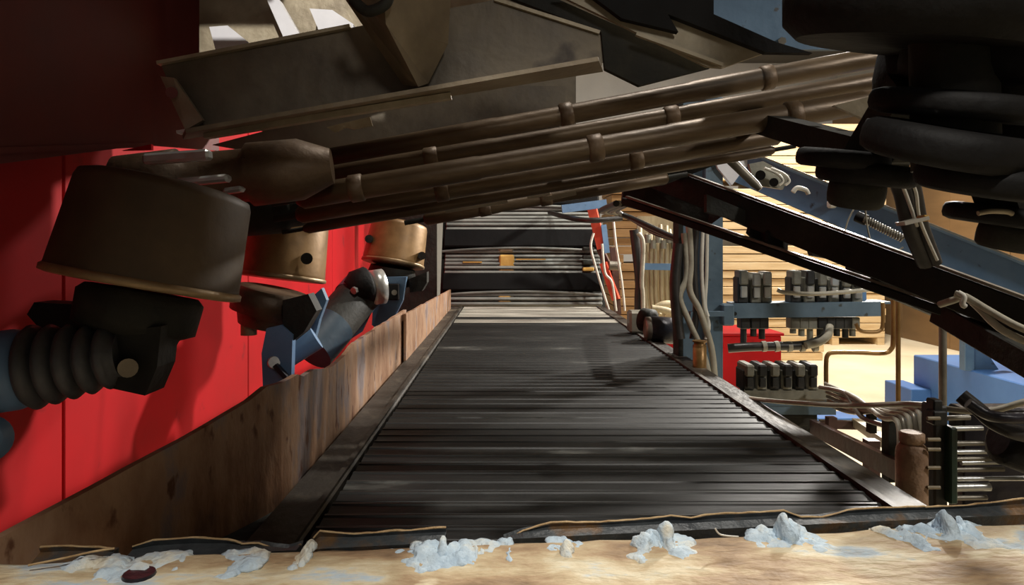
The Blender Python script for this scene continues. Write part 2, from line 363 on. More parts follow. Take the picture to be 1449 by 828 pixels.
def blob(px, py, wpx, hpx, Y):                                 # a crumbly smear: several small lumps run together
    mb = MB(); rnd = random.Random(px)
    for k in range(max(3, int(wpx/3.2))):
        bm = bmesh.new(); bmesh.ops.create_icosphere(bm, subdivisions=3, radius=1)
        f = rnd.uniform(-1, 1); hh = hpx*(1-.55*abs(f))*rnd.uniform(.6, 1.05); ww = rnd.uniform(8, 15)*min(1, wpx/22)
        c = P(px+f*wpx, py+2, Y+rnd.uniform(-.02, .01)); vs = []; hh *= 1.15
        if k % 2:                                           # every other lump is a flat fleck on the ledge top
            yl = L0.lerp(L1, (c.x-L0.x)/2); c = V(c.x, yl.y-rnd.uniform(.015, .06), yl.z+.001); hh = 6; ww *= 1.5
        for v in bm.verts:
            tp = 1-.45*max(v.co.z, 0)
            p = Vector((v.co.x*tp*ww*1.3/F*Y, v.co.y*.03*tp, v.co.z*hh/F*Y))+c
            p += v.normal*.010*noise.noise(p*45)+v.normal*.005*noise.noise(p*130); vs.append(p)
        bm.verts.index_update(); mb.add(vs, [[v.index for v in f_.verts] for f_ in bm.faces], True); bm.free()
    return obj('putty_lump', mb, 'putty', ld)
for a in ((162, 803, 46, 18, .885), (432, 783, 10, 16, .90), (630, 786, 40, 26, .905), (600, 790, 40, 14, .90), (668, 784, 22, 14, .91), (685, 780, 9, 12, .91), (716, 775, 6, 6, .91), (800, 778, 16, 12, .92),
          (940, 772, 36, 30, .93), (1115, 762, 32, 30, .945), (1090, 768, 22, 14, .94), (1285, 764, 36, 26, .955), (1335, 762, 54, 36, .96), (1390, 760, 40, 16, .965), (345, 792, 28, 14, .89), (225, 798, 30, 10, .89)):
    blob(*a[:5])
obj('wire_curl', MB().tube([P(1012, 748, .90), P(1020, 757, .90), P(1045, 760, .90)], .0012, 5), 'hose_white', ld)
obj('wire_curl', MB().tube([P(40, 800, .85), P(90, 790, .86), P(130, 781, .875), P(162, 776, .88)], .0014, 5), 'lip_edge', ld)
obj('bolt_hole', MB().lathe(P(197, 818, .84), P(197, 817.5, .84)+V(0, 0, .006), [(0, .020), (1, .018)], 16), 'purple_dark', ld)

# ================================================================== OVERHEAD CROSS BEAM
YB = 1.42
cb = thing('cross_beam', 'grimy channel beam crossing overhead at upper left, with tapered right end', 'beam', P(550, 150, YB))
obj('web', MB().prism([P(*p, YB) for p in ((228, 92), (493, 40), (640, 11), (700, 0), (848, 47), (852, 92), (268, 187))], (0, .012, 0)), 'beam_web', cb)
obj('bottom_flange', MB().prism([P(258, 192, YB), P(852, 96, YB), V(P(846, 96, YB-.085).x, YB-.085, P(852, 96, YB).z), V(P(262, 96, YB-.085).x, YB-.085, P(258, 192, YB).z)], (.002, 0, -.008)), 'dusty', cb)
obj('flange_rib', MB().bar(P(300, 187, YB)+V(0, -.03, -.012), P(640, 132, YB)+V(0, -.03, -.012), .02, .012), 'pale_steel', cb)
obj('top_edge', MB().bar(P(226, 91, YB)+V(0, -.006, 0), P(497, 39, YB)+V(0, -.006, 0), .016, .007), 'pale_steel', cb)
obj('top_edge', MB().bar(P(700, 0, YB)+V(0, -.003, 0), P(848, 47, YB)+V(0, -.003, 0), .010, .007), 'pale_steel', cb)
ep = obj('end_plate', MB().prism([P(227, 108, YB-.01), P(246, 110, YB-.03), P(287, 170, YB-.03), P(262, 184, YB-.01)], (0, .012, 0)), 'pale_steel', cb)
obj('bolt_hole', MB().cyl(P(243, 131, YB-.034), P(243, 131, YB-.02), .011), 'dark_red', ep)
obj('end_lip', MB().bar(P(256, 189, YB)+V(0, -.01, 0), P(297, 182, YB)+V(0, -.01, 0), .02, .006), 'bare_steel', cb)
br = thing('wedge_bracket', 'brown wedge-shaped bracket hanging in front of the overhead channel beam', 'bracket', P(570, 60, 1.3))
a, b, c, d = P(462, -40, 1.36), P(540, -40, 1.22), P(640, -40, 1.36), P(546, 34, 1.24)
e, f_, g, h = P(570, 120, 1.38), P(592, 123, 1.34), P(634, 62, 1.38), P(606, 118, 1.38)
obj('bracket_body', MB().add([a, d, f_, e, c, g, h, b], [(0, 7, 1), (0, 1, 2, 3), (1, 7, 4, 5), (1, 5, 6, 2), (3, 2, 6), (0, 3, 6, 5, 4), (0, 4, 7)]), 'dusty', br)
obj('pipe_clip', MB().tube([P(500, 0, 1.24), P(520, 16, 1.22), P(545, 6, 1.21), P(552, -12, 1.21)], .010, 8), 'grime', br)
bk = thing('backing_panel', 'greyish brown panel behind the cross beam with sunlit patches made as white plates', 'panel', P(420, 40, 1.95))
obj('panel_sheet', MB().prism([P(282, 120, 1.98), P(282, -60, 1.98), P(700, -60, 1.98), P(700, 30, 1.98), P(420, 110, 1.98)], (0, .012, 0)), 'pale_steel', bk)
for pts in (((296, 38), (322, 36), (352, 60), (345, 74), (306, 74)), ((376, -4), (392, -4), (424, 50), (402, 55)), ((438, 12), (470, 14), (500, 34), (500, 60), (458, 60))):
    obj('sunlit_patch', MB().prism([P(*p, 1.90) for p in pts], (0, .05, 0)), 'white', bk)  # sunlit patches put in as raised white plates

# ================================================================== OVERHEAD ROLLERS (long shafts)
def roller(x0, x1, ymid, rpx, Y, lab, m='roller_steel', slope=-.17, collars=(), dY=0.0):
    a = P(x0, ymid+(x0-750)*slope, Y); b = P(x1, ymid+(x1-750)*slope, Y-dY); r = rpx/F*Y
    t_ = thing('feed_roller', lab, 'roller', a.lerp(b, .5), 'overhead feed rollers')
    obj('roller_tube', MB().lathe(a, b, [(0, r*.6), (.01, r), (.3, r), (.31, r*.93), (.62, r*.93), (.63, r), (.99, r), (1, r*.6)], 24), m, t_)
    for u in collars:
        c_ = a.lerp(b, u); d_ = (b-a).normalized()*.018
        obj('collar', MB().lathe(c_-d_, c_+d_, [(0, r*1.02), (.1, r*1.16), (.9, r*1.16), (1, r*1.02)], 24), 'brown_steel', t_)
    obj('axle', MB().cyl(a-(b-a).normalized()*.06, b+(b-a).normalized()*.06, r*.4, seg=12), 'grime', t_)
    return t_
roller(440, 1300, 172, 15, 1.95, 'uppermost long brown roller under the cross beam', slope=-.185, collars=(.42, .75))
roller(440, 1290, 199, 13, 1.80, 'second long brown roller from the top', slope=-.172, collars=(.2, .6))
roller(420, 1265, 225, 17, 1.70, 'third and thickest of the long brown rollers', slope=-.168, collars=(.1, .5, .83))
roller(420, 1105, 250, 13, 1.85, 'fourth long roller, lit along its lower side', slope=-.165, collars=(.3, .7))
roller(430, 1095, 270, 8, 1.95, 'thin roller below the thickest one', slope=-.168)
roller(600, 945, 285, 9, 2.15, 'short thin roller, lowest of the overhead set', slope=-.172, collars=(.25, .5))
rb = thing('roller_backing', 'dark plate added behind the overhead rollers so their gaps read dark', 'bed plate', P(750, 240, 2.3))
obj('dark_gap_plate', MB().prism([P(*p, 2.3) for p in ((430, 318), (620, 300), (940, 262), (1085, 205), (1085, 180), (880, 190), (760, 175), (430, 195))], (0, .02, 0)), 'grime', rb)  # dark sheet added so the gaps between the rollers look shaded
obj('rear_blocker', MB().prism([P(*p, 2.36) for p in ((250, -150), (815, -150), (815, 200), (420, 200), (250, 150))], (0, .012, 0)), 'beam_web', rb)  # plate added to keep the back lamp's light off the hood
obj('cross_plate', MB().prism([P(*p, 2.2) for p in ((300, 205), (470, 160), (650, 120), (800, 122), (800, 170), (440, 230))], (0, .015, 0)), 'beam_web', rb)
for (x0, y0, x1, y1) in ((630, 299, 718, 284), (746, 279, 778, 273), (770, 282, 815, 273), (806, 266, 856, 252)):
    obj('bright_strip', MB().bar(P(x0, y0, 2.05), P(x1, y1, 2.05), .012, .012), 'pale_steel', rb)
obj('torn_tab', MB().prism([P(*p, 1.7) for p in ((462, 180), (523, 165), (527, 178), (500, 183), (488, 180), (474, 188))], (0, .01, 0)), 'pale_steel', rb)
gb = thing('gear_housing', 'dark grimy gear housing above the nearest drum at left', 'gearbox', P(300, 260, 1.55))
obj('housing', MB().lathe(P(160, 268, 1.56), P(470, 235, 1.62), [(0, .05), (.03, .072), (.30, .075), (.32, .062), (.6, .06), (.62, .072), (.85, .07), (1, .04)], 28), 'brown_steel', gb)
for (x0, y0, x1, y1, hh) in ((205, 226, 298, 219, .022), (252, 259, 325, 252, .016), (318, 271, 345, 267, .012)):
    obj('highlight_strip', MB().bar(P(x0, y0, 1.46), P(x1, y1, 1.46), .03, hh, bev=.005), 'bare_steel', gb)  # blurry highlights on the housing, built as bright steel strips
obj('rear_housing', MB().lathe(P(320, 300, 1.95), P(478, 286, 2.05), [(0, .05), (.05, .072), (.5, .075), (.55, .06), (.95, .055), (1, .03)], 24), 'grime', gb)
for (px, py) in ((200, 262), (282, 283), (330, 298)):
    obj('bolt_head', MB().cyl(P(px, py, 1.42), P(px, py, 1.45), .020, seg=6).cyl(P(px, py, 1.405), P(px, py, 1.42), .010, seg=10), 'brown_steel', gb)
obj('red_edge', MB().prism([P(*p, 1.6) for p in ((172, 213), (214, 204), (214, 212))], (0, .01, 0)), 'red', gb)

# ================================================================== DRUMS WITH JOINTED DRIVES
def drum(top, bot, r, lab, dm='drum'):
    t_ = thing('drive_drum', lab, 'drum', bot, 'drive drums in a row at left')
    obj('drum_shell', MB().lathe(top, bot, [(0, r*.80), (.03, r*.90), (.10, r*.93), (.90, r), (.97, r*1.01), (1, r*.97), (.99, r*.90)], 40), dm, t_)
    ax = (bot-top).normalized()
    obj('rim', MB().lathe(bot-ax*.012, bot+ax*.003, [(0, r*1.0), (.2, r*1.035), (.8, r*1.035), (1, r*.96)], 40), 'drum_rim', t_)
    return t_
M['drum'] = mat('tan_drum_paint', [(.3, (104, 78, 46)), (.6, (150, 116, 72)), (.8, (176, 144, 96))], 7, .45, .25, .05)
M['drum_dark'] = mat('shaded_drum_paint', [(.3, (60, 48, 34)), (.6, (84, 68, 48)), (.8, (104, 86, 62))], 6, .55, .15, .06)  # darker copy of the drum paint, with the nearest drum's shade put in
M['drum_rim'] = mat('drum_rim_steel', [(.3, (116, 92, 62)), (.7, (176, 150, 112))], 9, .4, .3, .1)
# nearest
Y1 = 1.15
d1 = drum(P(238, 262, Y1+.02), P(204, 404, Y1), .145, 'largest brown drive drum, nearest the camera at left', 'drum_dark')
ax1 = (P(204, 404, Y1)-P(238, 262, Y1+.02)).normalized()
h0 = P(203, 412, Y1)
obj('hub', MB().lathe(h0, h0+ax1*.10, [(0, .085), (.1, .095), (.6, .092), (.7, .07), (1, .06)], 28), 'grime', d1)
obj('yoke', MB().prism([P(148, 470, 1.07), P(228, 462, 1.07), P(222, 520, 1.07), P(205, 560, 1.07), P(150, 548, 1.07)], (0, .06, 0)), 'grime', d1)
obj('yoke_pin', MB().cyl(P(181, 521, 1.045), P(181, 521, 1.14), .014, seg=16), 'pale_steel', d1)
j1 = thing('drive_shaft', 'blue drive shaft with black rubber bellows at the left edge', 'shaft', P(60, 560, 1.05), 'jointed drive shafts of the drums')
pa, pb = P(172, 502, 1.08), P(36, 521, 1.06)
prof = [(0, .034)]
for k in range(5):
    t0 = .04+k*.19; r = .046+.0035*k
    prof += [(t0, r-.012), (t0+.04, r-.001), (t0+.095, r+.004), (t0+.15, r-.001), (t0+.18, r-.012)]
prof += [(1, .045)]
obj('bellows', MB().lathe(pa, pb, prof, 32), 'bellows', j1)
pc = P(-140, 546, 1.03)
obj('shaft_tube', MB().lathe(P(42, 520, 1.06), pc, [(0, .03), (.01, .056), (.1, .0605), (1, .0605)], 32), 'machine_blue', j1)
obj('clevis', MB().prism([P(38, 445, 1.16), P(48, 428, 1.16), P(140, 432, 1.16), P(160, 470, 1.16), P(60, 470, 1.16)], (0, .05, 0)), 'grime', j1)
obj('shaft_end_cap', MB().lathe(P(-20, 622, 1.0), P(-20, 622, 1.06), [(0, .02), (.2, .034), (1, .034)], 24), 'machine_blue', j1)
# middle
Y2 = 2.3
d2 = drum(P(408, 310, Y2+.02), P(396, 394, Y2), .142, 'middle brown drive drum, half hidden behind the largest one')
obj('drum_hole', MB().lathe(P(434, 366, Y2-.137), P(434, 366, Y2-.10), [(0, .018), (1, .018)], 16), 'grime', d2)
obj('lower_hub', MB().lathe(P(388, 410, 2.1), P(376, 462, 2.1), [(0, .10), (.1, .118), (.65, .112), (.7, .09), (1, .08)], 32), 'brown_steel', d2)
obj('hub_flange', MB().prism([P(400, 425, 1.96), P(436, 416, 1.96), P(448, 440, 1.96), P(430, 470, 1.96), P(408, 488, 1.96), P(400, 455, 1.96)], (0, .06, 0)), 'grime', d2)
obj('hub_bolt', MB().cyl(P(352, 440, 2.06), P(352, 474, 2.06), .024, seg=8), 'drum_rim', d2)
j2 = thing('drive_shaft', 'light blue slotted fork bracket below the middle drum', 'shaft', P(400, 540, 1.95), 'jointed drive shafts of the drums')
fk = obj('fork_plate', MB().prism([P(*p, 1.95) for p in ((370, 500), (377, 465), (398, 460), (414, 474), (412, 540), (404, 560), (372, 548))], (0, .03, 0)), 'machine_blue', j2)
obj('fork_slot', MB().bar(P(390, 516, 1.942), P(406, 534, 1.942), .012, .026, up=(0, 1, 0)), 'purple_dark', fk)
obj('slot_washer', MB().lathe(P(388, 513, 1.945), P(388, 513, 1.95), [(0, .016), (1, .019)], 14), 'bare_steel', fk)
obj('fork_plate', MB().prism([P(*p, 2.15) for p in ((436, 425), (455, 408), (462, 425), (452, 452), (440, 500), (415, 505))], (0, .03, 0)), 'blue', j2)
obj('cross_tube', MB().cyl(P(405, 505, 2.08), P(448, 478, 2.1), .035, seg=20), 'machine_blue', j2)
# far
Y3 = 3.2
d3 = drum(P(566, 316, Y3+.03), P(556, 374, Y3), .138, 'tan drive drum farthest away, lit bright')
for px, py in ((522, 338), (597, 362)):
    obj('drum_hole', MB().lathe(P(px, py, Y3-.10), P(px, py, Y3-.03), [(0, .018), (1, .018)], 16), 'grime', d3)
obj('lower_hub', MB().lathe(P(556, 378, 3.2), P(552, 402, 3.2), [(0, .10), (.5, .11), (1, .09)], 28), 'grime', d3)
obj('hub_flange', MB().prism([P(*p, 3.12) for p in ((578, 395), (604, 385), (604, 400), (597, 412), (580, 414))], (0, .08, 0)), 'grime', d3)
j3 = thing('drive_shaft', 'dark blue drive shaft with silver ring joint below the far drum', 'shaft', P(470, 500, 3.0), 'jointed drive shafts of the drums')
obj('shaft_tube', MB().lathe(P(516, 408, 3.0), P(446, 490, 2.72), [(0, .07), (.05, .088), (1, .088)], 28), 'grime', j3)
obj('shaft_sleeve', MB().lathe(P(472, 460, 2.80), P(440, 497, 2.70), [(0, .0895), (1, .0895)], 28), 'teal', j3)
obj('joint_collar', MB().lathe(P(512, 412, 2.985), P(500, 426, 2.94), [(0, .091), (1, .091)], 28), 'teal', j3)
obj('joint_cap', MB().lathe(P(524, 402, 2.94), P(492, 412, 2.90), [(0, .07), (.1, .078), (.7, .074), (1, .045)], 28), 'rubber', j3)
obj('cap_nut', MB().cyl(P(505, 410, 2.86), P(500, 412, 2.84), .016, seg=6), 'bare_steel', j3)
obj('silver_ring', MB().lathe(P(543, 405, 2.98), P(522, 408, 2.95), [(0, .060), (.05, .074), (.95, .074), (1, .05)], 28), 'bare_steel', j3)
bp = obj('square_bracket', MB().prism([P(*p, 3.05) for p in ((535, 392), (575, 392), (570, 425), (555, 455), (540, 470), (526, 460), (528, 430))], (0, .04, 0)), 'blue', j3)
obj('square_hole', MB().box(P(556, 413, 3.04), (.055, .03, .07), bev=.004), 'rubber', bp)
obj('hole_bolt', MB().cyl(P(558, 414, 3.0), P(558, 414, 3.03), .012, seg=10), 'pipe', bp)
obj('stay', MB().prism([P(*p, 3.0) for p in ((500, 462), (520, 436), (526, 440), (512, 470), (490, 484))], (0, .02, 0)), 'blue', j3)

# ================================================================== UPPER CENTRE: black sloping beam, flange, blue plate
ub = thing('sloping_beam', 'black beam sloping down to the right at top centre, pale lower flange', 'beam', P(900, 60, 1.6))
obj('web', MB().prism([P(*p, 1.60) for p in ((705, -10), (770, -10), (1006, 95), (905, 121), (856, 97), (851, 46))], (0, .02, 0)), 'grime', ub)
obj('flange', MB().prism([P(*p, 1.56) for p in ((785, -10), (830, -10), (948, 20), (1082, 75), (1022, 96), (1000, 94))], (0, .012, 0)), 'pale_steel', ub)
obj('flange_lip', MB().bar(P(900, 48, 1.55), P(1022, 92, 1.55), .012, .008), 'pale_steel', ub)
obj('upper_web', MB().prism([P(*p, 1.53) for p in ((832, -10), (1010, -10), (1010, 20), (1100, 60), (1150, 75), (1084, 74), (945, 20), (960, 45), (880, 26))], (0, .02, 0)), 'rubber', ub)
bpn = thing('blue_cover_plate', 'blue painted cover plate at the top right of centre', 'plate', P(1060, 20, 1.75))
obj('cover_sheet', MB().prism([P(*p, 1.75) for p in ((985, -60), (1200, -60), (1200, 70), (1100, 70), (1000, 30))], (0, .015, 0)), 'blue', bpn)
obj('bolt_head', MB().cyl(P(1107, 58, 1.74), P(1107, 58, 1.75), .010, seg=6), 'bare_steel', bpn)

# ================================================================== BLACK DISC ROLLERS, UPPER RIGHT
dr = thing('disc_cluster', 'huge black rubber disc cluster filling the upper right corner', 'roller', P(1340, 150, .9))
def disc(parent, px, py, rpx, hpx, Y, tilt=(.10, -.22), m='rubber', name='rubber_disc'):
    c = P(px, py, Y); ax = Vector((tilt[0], tilt[1], 1)).normalized(); r = rpx/F*Y; hh = hpx/F*Y
    return obj(name, MB().lathe(c-ax*hh/2, c+ax*hh/2, [(0, r*.86), (.12, r*.97), (.35, r), (.65, r), (.88, r*.97), (1, r*.86)], 40), m, parent)
disc(dr, 1322, -10, 200, 150, .92, name='core_drum')
disc(dr, 1352, 150, 112, 36, .90)
disc(dr, 1335, 205, 108, 50, .86, (.14, -.30))
disc(dr, 1400, 255, 95, 40, .86)
obj('spindle', MB().cyl(P(1352, 240, .9), P(1340, -400, .9), .05), 'grime', dr)
disc(dr, 1440, 90, 150, 70, .95)
disc(dr, 1449, 195, 95, 70, 1.02)
disc(dr, 1420, 110, 165, 110, 1.08, name='core_drum')
dl = thing('disc_roller', 'black rubber disc with round hub hanging left of the disc cluster', 'roller', P(1205, 260, 1.1))
disc(dl, 1192, 226, 62, 26, 1.1, (.1, -.15))
disc(dl, 1225, 246, 66, 30, 1.1, (.1, -.15))
disc(dl, 1212, 272, 38, 40, 1.1, (.05, -.25), 'grime', 'hub')
obj('hanger_arm', MB().bar(P(1215, 240, 1.12), P(1290, 120, 1.0), .05, .05), 'grime', dl)
dd = thing('disc_roller', 'black rubber disc at the right edge below the disc cluster', 'roller', P(1420, 310, 1.0))
disc(dd, 1425, 308, 80, 26, 1.0, (.15, -.12))
disc(dd, 1425, 335, 38, 36, 1.0, (.15, -.2), 'grime', 'hub')
obj('worn_edge', MB().tube([P(1384, 302, .93), P(1402, 299, .93), P(1425, 300, .93), P(1433, 303, .93)], .0035, 6), 'pale_steel', dd)
obj('hanger_arm', MB().bar(P(1425, 300, 1.0), P(1400, 230, .95), .05, .05), 'grime', dd)
obj('inclined_arm', MB().bar(P(1030, 160, 1.95), P(1270, 226, 1.25), .05, .05).box(P(1270, 200, 1.24), (.07, .06, .08), bev=.006), 'grime', None, 'dark arm reaching from the rollers to the black rubber discs', 'arm')
obj('pale_gusset', MB().prism([P(*p, 1.45) for p in ((1180, 149), (1245, 133), (1268, 144), (1248, 158), (1254, 182))], (0, .012, 0)), 'pale_steel', None, 'pale steel gusset glimpsed left of the black disc cluster', 'gusset')

# ================================================================== RIGHT: SLOPING RAILS
def rail(name, p0, Y0, p1, Y1_, wpx, lab, m='grime', edge=True, group=None):
    a = P(*p0, Y0); b = P(*p1, Y1_)
    t_ = thing(name, lab, 'rail', a.lerp(b, .5), group)
    ht = wpx/F*(Y0+Y1_)/2
    obj('rail_body', MB().bar(a, b, .05, ht, bev=.003), m, t_)
    if edge: obj('top_flange', MB().bar(a+V(0, -.03, ht*.5), b+V(0, -.03, ht*.5), .02, .007), 'pipe', t_)
    return t_
r1 = rail('sloping_rail', (900, 238), 2.5, (1480, 462), 1.55, 40, 'thick black upper rail sloping down to the right edge')
obj('lower_strip', MB().bar(P(1055, 300, 2.15), P(1160, 338, 1.98), .012, .008), 'bare_steel', r1)
r2 = rail('sloping_rail', (885, 284), 2.45, (1345, 443), 1.75, 11, 'thin lower rail sloping down below the thick black one')
r4 = rail('sloping_rail', (1330, 440), 1.78, (1500, 536), 1.45, 36, 'short dark rail end at the right edge under the grey cables', edge=False)
r5 = r1
obj('guard_plate', MB().prism([P(885, 240, 2.52), P(1010, 262, 2.36), P(1030, 300, 2.3), P(1000, 322, 2.36), P(880, 290, 2.52)], (0, .03, 0)), 'grime', r5)
obj('guard_plate', MB().prism([P(*p, 2.12) for p in ((1000, 275), (1170, 345), (1300, 400), (1300, 425), (1250, 412), (1210, 385), (1205, 372), (1150, 362), (1146, 350), (1115, 345), (1115, 355), (1100, 352), (1076, 345), (1060, 330), (1062, 322), (1030, 308), (1000, 300))], (0, .03, 0)), 'grime', r5)
obj('guard_plate', MB().prism([P(*p, 1.85) for p in ((1240, 380), (1449, 470), (1500, 520), (1400, 482), (1330, 450), (1240, 412))], (0, .03, 0)), 'grime', r5)
obj('guard_block', MB().box(P(1093, 340, 2.08), (.055, .05, .06), bev=.006).box(P(1218, 388, 2.0), (.07, .05, .05), bev=.006), 'rubber', r5)
r3 = thing('blue_sloping_beam', 'blue painted beam sloping down behind the black rail', 'beam', P(1250, 330, 2.6))
a, b = P(1045, 235, 3.0), P(1500, 425, 2.3)
obj('beam_face', MB().bar(a, b, .05, .13, bev=.003), 'machine_blue', r3)
obj('top_flange', MB().bar(a+V(0, -.015, .068), b+V(0, -.015, .068), .06, .008), 'column', r3)
obj('edge_weld', MB().bar(a+V(0, -.047, .066), b+V(0, -.047, .066), .004, .008), 'valve_grey', r3)
obj('bolt_block', MB().box(P(1177, 289, 2.72), (.03, .03, .03), bev=.006), 'hose_white', r3)
wc = thing('white_cover', 'small pale lilac cover glimpsed above the black rail under the rollers', 'cover', P(1035, 225, 2.95))
obj('cover_shell', MB().prism([P(*p, 2.95) for p in ((1006, 212), (1056, 202), (1070, 226), (1052, 240), (1036, 262), (1016, 238))], (0, .03, 0)), 'white', wc)
# bits on the blue beam
sb = thing('sensor_bracket', 'grey steel bracket plate with bent wire loops on the blue sloping beam', 'bracket', P(1085, 255, 2.5))
obj('bracket_plate', MB().prism([P(*p, 2.62) for p in ((1060, 232), (1080, 228), (1118, 248), (1108, 268), (1068, 262))], (0, .02, 0)), 'valve_grey', sb)
for dx in (0, 9):
    obj('wire_loop', MB().tube([P(1082+dx, 238, 2.58), P(1100+dx, 246, 2.58), P(1108+dx, 256, 2.58), P(1102+dx, 262, 2.58)], .005, 6), 'hose_white', sb)
obj('socket', MB().cyl(P(1076, 248, 2.56), P(1076, 248, 2.6), .018, seg=14).cyl(P(1095, 258, 2.56), P(1095, 258, 2.6), .016, seg=14), 'rubber', sb)
pr = thing('air_cylinder', 'slim grey air cylinder lying along the top of the black rail', 'cylinder', P(1055, 240, 2.3))
obj('barrel', MB().lathe(P(1026, 219, 2.32), P(1076, 268, 2.28), [(0, .016), (.08, .02), (.12, .016), (.85, .014), (1, .01)], 16), 'pipe', pr)
obj('end_knob', MB().lathe(P(1016, 210, 2.33), P(1028, 221, 2.32), [(0, .012), (.3, .024), (1, .024)], 16), 'rubber', pr)
hk = hose('hook_clamp', [P(1122, 272, 2.4), P(1128, 266, 2.4), P(1140, 269, 2.4), P(1144, 275, 2.4)], .008, 'hose_white', 'small white hook clamp on the blue sloping beam', 'clamp')
sp = thing('tension_spring', 'steel coil spring stretched along the blue sloping beam', 'spring', P(1245, 322, 2.2))
obj('coil', MB().coil(P(1222, 310, 2.2), P(1278, 338, 2.15), .011, .003, 16), 'pipe', sp)
obj('spring_anchor', MB().cyl(P(1212, 306, 2.22), P(1226, 312, 2.2), .017, seg=14), 'rubber', sp)
hp = thing('hose_pair', 'pair of black hoses with pale stripes tied together, rising to the disc cluster', 'hoses', P(1300, 350, 1.6))
obj('hose', MB().tube([P(1262, 235, 1.55), P(1278, 270, 1.58), P(1290, 320, 1.62), P(1312, 372, 1.66)], .022, 12), 'hose_black', hp)
obj('hose', MB().tube([P(1290, 240, 1.55), P(1298, 280, 1.58), P(1306, 320, 1.60), P(1325, 372, 1.64)], .013, 12), 'hose_black', hp)
obj('pale_stripe', MB().tube([P(1268, 240, 1.52), P(1283, 278, 1.55), P(1298, 320, 1.59)], .004, 6), 'hose_white', hp)
obj('pale_stripe', MB().tube([P(1284, 246, 1.52), P(1296, 272, 1.55), P(1302, 312, 1.58), P(1326, 368, 1.62)], .004, 6), 'hose_white', hp)
obj('cable_tie', MB().bar(P(1274, 317, 1.56), P(1308, 309, 1.55), .06, .008), 'hose_white', hp)
obj('tie_head', MB().box(P(1306, 309, 1.54), (.014, .03, .014), bev=.003), 'ochre', hp)
hose('thin_wire', [P(1224, 290, 1.9), P(1228, 325, 1.9), P(1238, 355, 1.88), P(1255, 364, 1.87), P(1278, 350, 1.86)], .0022, 'hose', 'thin pale wire looping over the black rail, left of the hose pair', 'wire', seg=6)
hose('thin_wire', [P(1208, 296, 1.92), P(1200, 312, 1.92), P(1195, 326, 1.92), P(1184, 330, 1.92)], .002, 'hose', 'short hooked thin wire in front of the black rail', 'wire', seg=6)
cbn = thing('cable_bundle', 'two grey cables tied with white cord dropping to the right edge', 'cables', P(1400, 450, 1.55))
obj('cable', MB().tube([P(1330, 431, 1.62), P(1352, 424, 1.58), P(1366, 420, 1.56), P(1385, 436, 1.54), P(1420, 468, 1.5), P(1490, 500, 1.45)], .008, 8), 'hose', cbn)
obj('cable', MB().tube([P(1352, 416, 1.57), P(1370, 422, 1.55), P(1400, 440, 1.52), P(1440, 462, 1.48), P(1490, 482, 1.45)], .008, 8), 'hose', cbn)
obj('cord_knot', MB().tube([P(1356, 414, 1.54), P(1364, 420, 1.53), P(1362, 430, 1.53), P(1366, 434, 1.53)], .006, 8), 'hose_white', cbn)

# ================================================================== FAR RIGHT: lumber, column, hydraulics
def lumber(name_lab, x0, x1, yfront, zb, rows, ph, gap_rows, m, depth=.9, cols=1, zgap=.10):
    t_ = thing('lumber_stack', name_lab, 'lumber', ((x0+x1)/2, yfront, zb))
    z = zb
    for r_ in range(rows):
        if r_ in gap_rows:
            for k in range(3):
                xx = x0+.08+(x1-x0-.16)*k/2
                obj('spacer', MB().box((xx, yfront+depth/2, z+zgap/2), (.10, depth, zgap-.002)), m, t_)
            z += zgap
        wcur = x0
        for c_ in range(cols):
            w_ = (x1-x0)/cols
            jx = random.uniform(-.02, .02); jy = random.uniform(0, .03)
            obj('plank', MB().box((wcur+w_/2+jx, yfront+depth/2+jy, z+ph/2), (w_-.01, depth, ph-.010), bev=.004), m, t_)
            wcur += w_
        z += ph
    return t_
lumber('tall stack of pale sawn planks behind the valve rail, right of the column', 2.55, 4.05, 9.0, FZ, 24, .105, (6, 13, 19), 'wood')
lumber('narrow stack of browner planks behind the hoses, right of the rising conveyor', 1.30, 2.30, 8.6, FZ, 19, .105, (0, 11), 'wood_dark')
lumber('stack of pale planks high at the back, seen above the blue sloping beam', 4.1, 5.6, 10.4, FZ, 26, .11, (0, 7, 14, 21), 'wood')

co = thing('steel_column', 'grey-blue steel H column standing just right of the conveyor', 'column', (.86, 3.0, FZ))
obj('web', MB().box((.79, 3.02, .05), (.10, .015, 2.1)), 'column', co)
obj('flange', MB().box((.875, 3.02, .05), (.075, .10, 2.1), bev=.003), 'column', co)
obj('flange', MB().box((.745, 3.06, .05), (.02, .10, 2.1)), 'grime', co)
obj('clamp', MB().box(P(1028, 445, 2.96), (.05, .06, .09), bev=.006).box(P(1000, 444, 2.92), (.14, .03, .02)), 'column', co)

hb = thing('hose_rack', 'rack of vertical tan hydraulic hoses held by a light blue bar', 'hoses', (1.05, 4.8, 0))
for k in range(9):
    px = 907+k*7.0+random.uniform(-1, 1)
    obj('hose', MB().tube([P(px+random.uniform(-2, 2), 318+random.uniform(0, 14), 4.9), P(px, 345, 4.85), P(px, 400, 4.85), P(px+2, 432, 4.85), P(px+4+k, 446, 4.8)], .014, 8), 'hose_tan', hb)
for k in range(8):
    obj('coupling', MB().cyl(P(909+k*7.5, 352-(k % 2)*8, 4.8), P(909+k*7.5, 340-(k % 2)*8, 4.8), .021, seg=8), 'valve_grey', hb)
obj('retaining_bar', MB().bar(P(905, 377, 4.78), P(962, 378, 4.78), .02, .045), 'machine_blue', hb)
obj('elbow', MB().tube([P(925, 440, 4.7), P(940, 432, 4.7), P(958, 434, 4.7), P(962, 446, 4.7), P(960, 470, 4.7)], .03, 10), 'hose_tan', hb)
obj('elbow', MB().tube([P(922, 436, 4.65), P(945, 440, 4.65), P(958, 448, 4.65)], .022, 10), 'hose_tan', hb)
